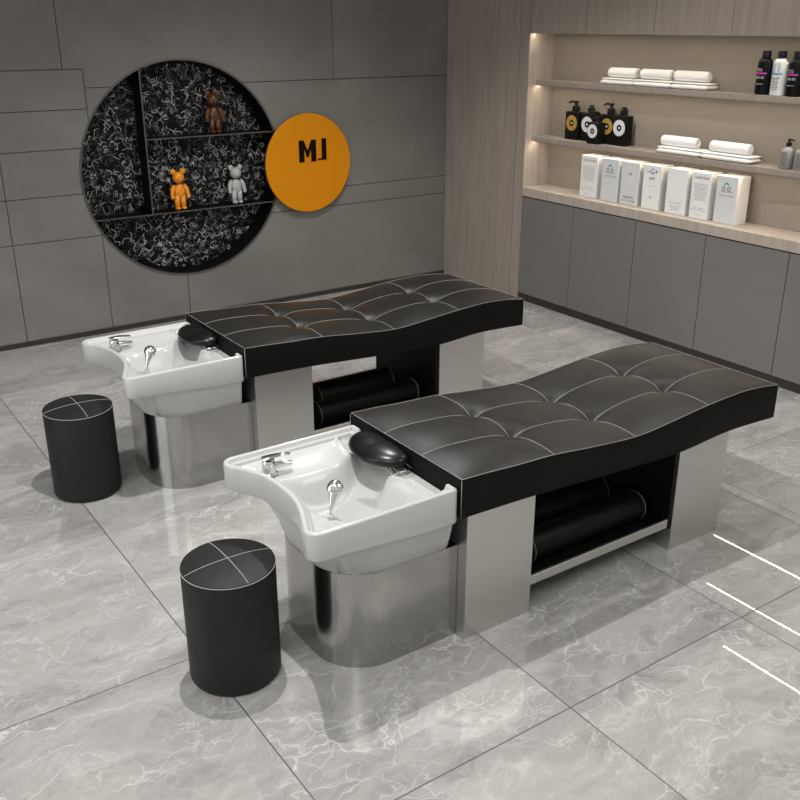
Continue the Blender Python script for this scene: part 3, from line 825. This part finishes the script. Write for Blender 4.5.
# pump on top of a bottle: neck, collar, stem, nozzle pointing to +Y
def pump(b, x, y, z, s=1.0, d=1, spout=True):
    prof = [(.018 * s, z), (.021 * s, z + .002), (.021 * s, z + .027 * s), (.018 * s, z + .031 * s), (.008 * s, z + .032 * s)]
    prof += [(.008 * s, z + .044 * s), (.014 * s, z + .045 * s), (.014 * s, z + .056 * s), (.009 * s, z + .058 * s)] if spout else [(.009 * s, z + .036 * s), (.013 * s, z + .037 * s), (.013 * s, z + .044 * s), (.008 * s, z + .045 * s)]
    lathe(b, prof, 18, Matrix.Translation((x, y, 0)))
    if spout:
        tube(b, [(x, y, z + .051 * s), (x - .004 * s, y + d * .03 * s, z + .053 * s), (x - .006 * s, y + d * .050 * s, z + .045 * s)], [.007 * s, .006 * s, .005 * s], 10)
def dispenser(x, y, wd, h, z, ps, gold, spout, lb):
    t = empty('pump_bottle', (x, y, z), lb, 'bottle', 'black pump bottles on the lower shelf')
    obj('bottle_body', bx((0, -wd / 2, 0), (.075, wd / 2, h), .006, 3), M_bottle_grn, t, smooth=40)
    b = bmesh.new(); pump(b, .037, 0, h, ps, 1, spout); obj('pump', b, M_bottle_blk, t, smooth=40)
    R_ = .048 if h < .19 else .0555
    Ml = FX(-.0002, 0, h * .60)
    b = bmesh.new(); lathe(b, [(R_ * .42, 0), (R_, 0), (R_, .0008), (R_ * .42, .0008), (R_ * .42, 0)], 36, Ml, cap=False)
    l = obj('label', b, M_gold if gold else M_lab_w, t); l['label'] = 'round ' + ('ochre' if gold else 'white') + ' ring label'
    b = bmesh.new(); lathe(b, [(R_ * .15, .0), (R_ * .15, .0009)], 12, Ml)
    obj('emblem', b, M_lab_w, l)
dispenser(5.165, 5.252, .138, .200, zl, 1.35, True, True, 'black pump bottle with ochre ring label, nearest the niche corner')
dispenser(5.178, 5.106, .135, .200, zl, 1.25, False, False, 'black pump bottle with white ring label and short cap, behind the small one')
dispenser(5.087, 4.958, .110, .150, zl, 1.3, False, True, 'smallest black pump bottle, white ring label, standing in front of the others')
dispenser(5.168, 4.900, .125, .205, zl, 1.35, True, True, 'black pump bottle with ochre ring label, between the small and the last bottle')
dispenser(5.160, 4.772, .120, .205, zl, 1.25, False, False, 'black bottle with white ring label and short cap, closest to the towels')

# grey pump bottles
for i, y in enumerate((3.405, 3.305)):
    t = empty('lotion_bottle', (5.145, y, zl), ['grey pump bottle with dark print beside the towels on the lower shelf', 'grey pump bottle on the lower shelf, cut by the picture edge'][i], 'bottle', 'grey pump bottles on the lower shelf')
    b = bmesh.new(); lathe(b, [(.03, 0), (.042, .002), (.045, .006), (.045, .115), (.038, .132), (.018, .140), (.016, .145)], 30); obj('bottle_body', b, M_bottle_g, t, smooth=50)
    b = bmesh.new(); pump(b, 0, 0, .145, .85, -1); obj('pump', b, M_bottle_blk, t, smooth=40)
    b = bmesh.new()
    for k in range(9):
        z_ = .022 + k * .0105
        rr = [.0456, .0462, .0462, .0456]; w2 = .5 - (.12 if k % 3 == 2 else 0)
        rs = [[Vector((-r_ * math.cos(a_), r_ * math.sin(a_), z_ + dz)) for r_, dz in ((.0452, 0), (.0458, 0), (.0458, .005), (.0452, .005))] for a_ in [w2 * (2 * j / 10 - 1) - .1 for j in range(11)]]
        rings(b, rs, True, True, True)
    obj('printed_text', b, M_ink, t); t.scale = (.9, .9, .9)

# tall shampoo bottles
def tall(x, y, dark, lb):
    t = empty('shampoo_bottle', (x, y, zu), lb, 'bottle', 'tall shampoo bottles on the upper shelf')
    b = bmesh.new(); lathe(b, [(.035, 0), (.046, .003), (.048, .01), (.048, .175), (.044, .192), (.034, .204), (.022, .21)], 32, sx=.72)
    obj('bottle_body', b, M_bottle_blk if dark else M_bottle_w, t, smooth=50)
    b = bmesh.new(); lathe(b, [(.022, .2105), (.026, .2115), (.026, .246), (.024, .249), (.01, .25)], 24); obj('cap', b, M_cap, t, smooth=40)
    def band(z0, z1, m, nm, w2=.75, ctr=0.0):
        bb = bmesh.new()
        rs = [[Vector((-r_ * .72 * math.cos(a_), -r_ * math.sin(a_), z_)) for r_, z_ in ((.0482, z0), (.0489, z0), (.0489, z1), (.0482, z1))] for a_ in [ctr + w2 * (2 * j / 14 - 1) for j in range(15)]]
        rings(bb, rs, True, True, True); return obj(nm, bb, m, t)
    band(.118, .127, M_mag if dark else M_cyan, 'coloured_band')
    bb = bmesh.new()
    xx = -.0495 * .72
    if dark:
        text_into(bb, 'SG-SG', .020, FX(xx, 0, .098), fit=.052); text_into(bb, 'SALON', .009, FX(xx, .01, .146), fit=.026); text_into(bb, 'HAIR CARE', .008, FX(xx, .008, .136), fit=.034)
        text_into(bb, 'SHAMPOO 750 ML', .006, FX(xx, 0, .062), fit=.045)
        obj('lettering', bb, M_lab_w, t)
    else:
        text_into(bb, 'SyseM', .020, FX(xx, 0, .098), fit=.05)
        for k in range(4): text_into(bb, ['HAIR CARE', 'SHAMPOO', 'DAILY USE', '750 ML'][k], .011, FX(xx, 0, .078 - k * .014), fit=.04)
        obj('lettering', bb, M_ink, t)
        b3 = bmesh.new(); text_into(b3, 'MOIST', .024, FX(xx, .018, .160) @ Matrix.Rotation(PI / 2, 4, 'Z')); text_into(b3, 'AQUA', .02, FX(xx, -.014, .160) @ Matrix.Rotation(PI / 2, 4, 'Z'))
        obj('lettering', b3, M_cyan, t)
tall(5.145, 3.640, True, 'tall black shampoo bottle with magenta band, nearest the rolled towels')
tall(5.145, 3.535, False, 'tall white shampoo bottle with blue band and dark cap')
tall(5.145, 3.430, True, 'tall black shampoo bottle with magenta band at the picture edge')

# cartons
def carton(x, y0, y1, h, dep, kind, lb, grey=False):
    yc = (y0 + y1) / 2; wd = (y1 - y0) / 2
    t = empty('product_box', (x, yc, NZ0), lb, 'box', 'white product boxes on the counter')
    obj('box_body', bx((.0012, -wd, 0), (dep, wd, h), .0015, 1), M_carton, t)
    fr = obj('front_face', bx((0, -wd + .002, .002), (.0011, wd - .002, h - .002)), M_carton_b if grey else M_carton, t)
    b = bmesh.new(); b2 = bmesh.new(); col = M_ink; W2 = 2 * wd
    def T_(bm_, s, size, z_, fit, y_=0.0): text_into(bm_, s, size, FX(-.0004, y_, z_), fit=fit)
    if kind == 'list':
        T_(b, 'CAEUTEAN', .024, h - .035, W2 * .78)
        for k in range(9): T_(b2, random.choice(['lorem ipsum dolor', 'amet consectetur', 'adipiscing elit sed']), .011, h - .075 - k * .0125, W2 * (.72 if k % 4 < 3 else .5))
        T_(b2, 'net content', .009, .070, W2 * .5); T_(b2, 'keep in a cool dry place', .008, .056, W2 * .8); T_(b2, '500 ml', .008, .026, W2 * .35)
    elif kind == 'leaf':
        bl = bmesh.new(); Ml = FX(-.0004, .004, h - .052)
        prism(bl, [(-.024, -.006), (-.010, .008), (0, .016), (.010, .010), (.024, -.006), (.008, -.001), (0, .004), (-.008, -.001)], Ml, .0006)
        obj('leaf_emblem', bl, M_green, t)
        for s in (-1, 1): lathe(b, [(.009, 0), (.014, 0), (.014, .0007), (.009, .0007), (.009, 0)], 18, FX(-.0003, s * .021 + .004, h - .078), cap=False)
        T_(b, 'natural', .012, h - .096, W2 * .5); T_(b2, 'CAEUTEAN', .018, h - .122, W2 * .72)
    elif kind == 'drop':
        T_(b, '4f', .03, h - .085, W2 * .2); T_(b, '900ML', .024, .052, W2 * .62); T_(b, 'SOFT CLEAN', .016, .028, W2 * .78)
    elif kind == 'cross':
        bl = bmesh.new(); T_(bl, '~G+', .052, h - .045, W2 * .62); obj('emblem', bl, M_blue, t)
        T_(b, '#B', .022, h - .090, W2 * .32); T_(b2, '-cr-co-', .014, h - .138, W2 * .45); T_(b2, '- -', .010, h - .172, W2 * .12); T_(b, '*', .05, .070, W2 * .12)
    elif kind == 'plain':
        T_(b2, 'hair treatment', .013, .075, W2 * .6)
        for k in range(3): T_(b2, 'deep care essence', .010, .055 - k * .013, W2 * (.5 - .08 * k))
    if len(b.verts): obj('lettering', b, M_ink, t)
    else: b.free()
    if len(b2.verts): obj('small_print', b2, M_ink_l, t)
    else: b2.free()
BXS = 5.105
carton(BXS, 4.895, 5.062, .298, .115, 'list', 'white box densely printed with grey lines, nearest the niche corner')
carton(BXS, 4.690, 4.850, .298, .125, 'leaf', 'grey fronted box with green leaf mark, second from the niche corner', True)
carton(BXS, 4.500, 4.662, .298, .115, 'drop', 'grey fronted box with bold print along its foot, third from the niche corner', True)
carton(BXS, 4.305, 4.461, .298, .125, 'cross', 'white box with navy mark at the top, middle of the row of seven')
carton(BXS, 4.080, 4.250, .298, .115, 'plain', 'nearly blank white box with small print at its foot')
carton(BXS, 3.895, 4.045, .298, .115, 'list', 'white box densely printed with grey lines, second from the open end of the row')
carton(BXS, 3.690, 3.850, .298, .125, 'leaf', 'grey fronted box with green leaf mark, last of the row by the open counter', True)
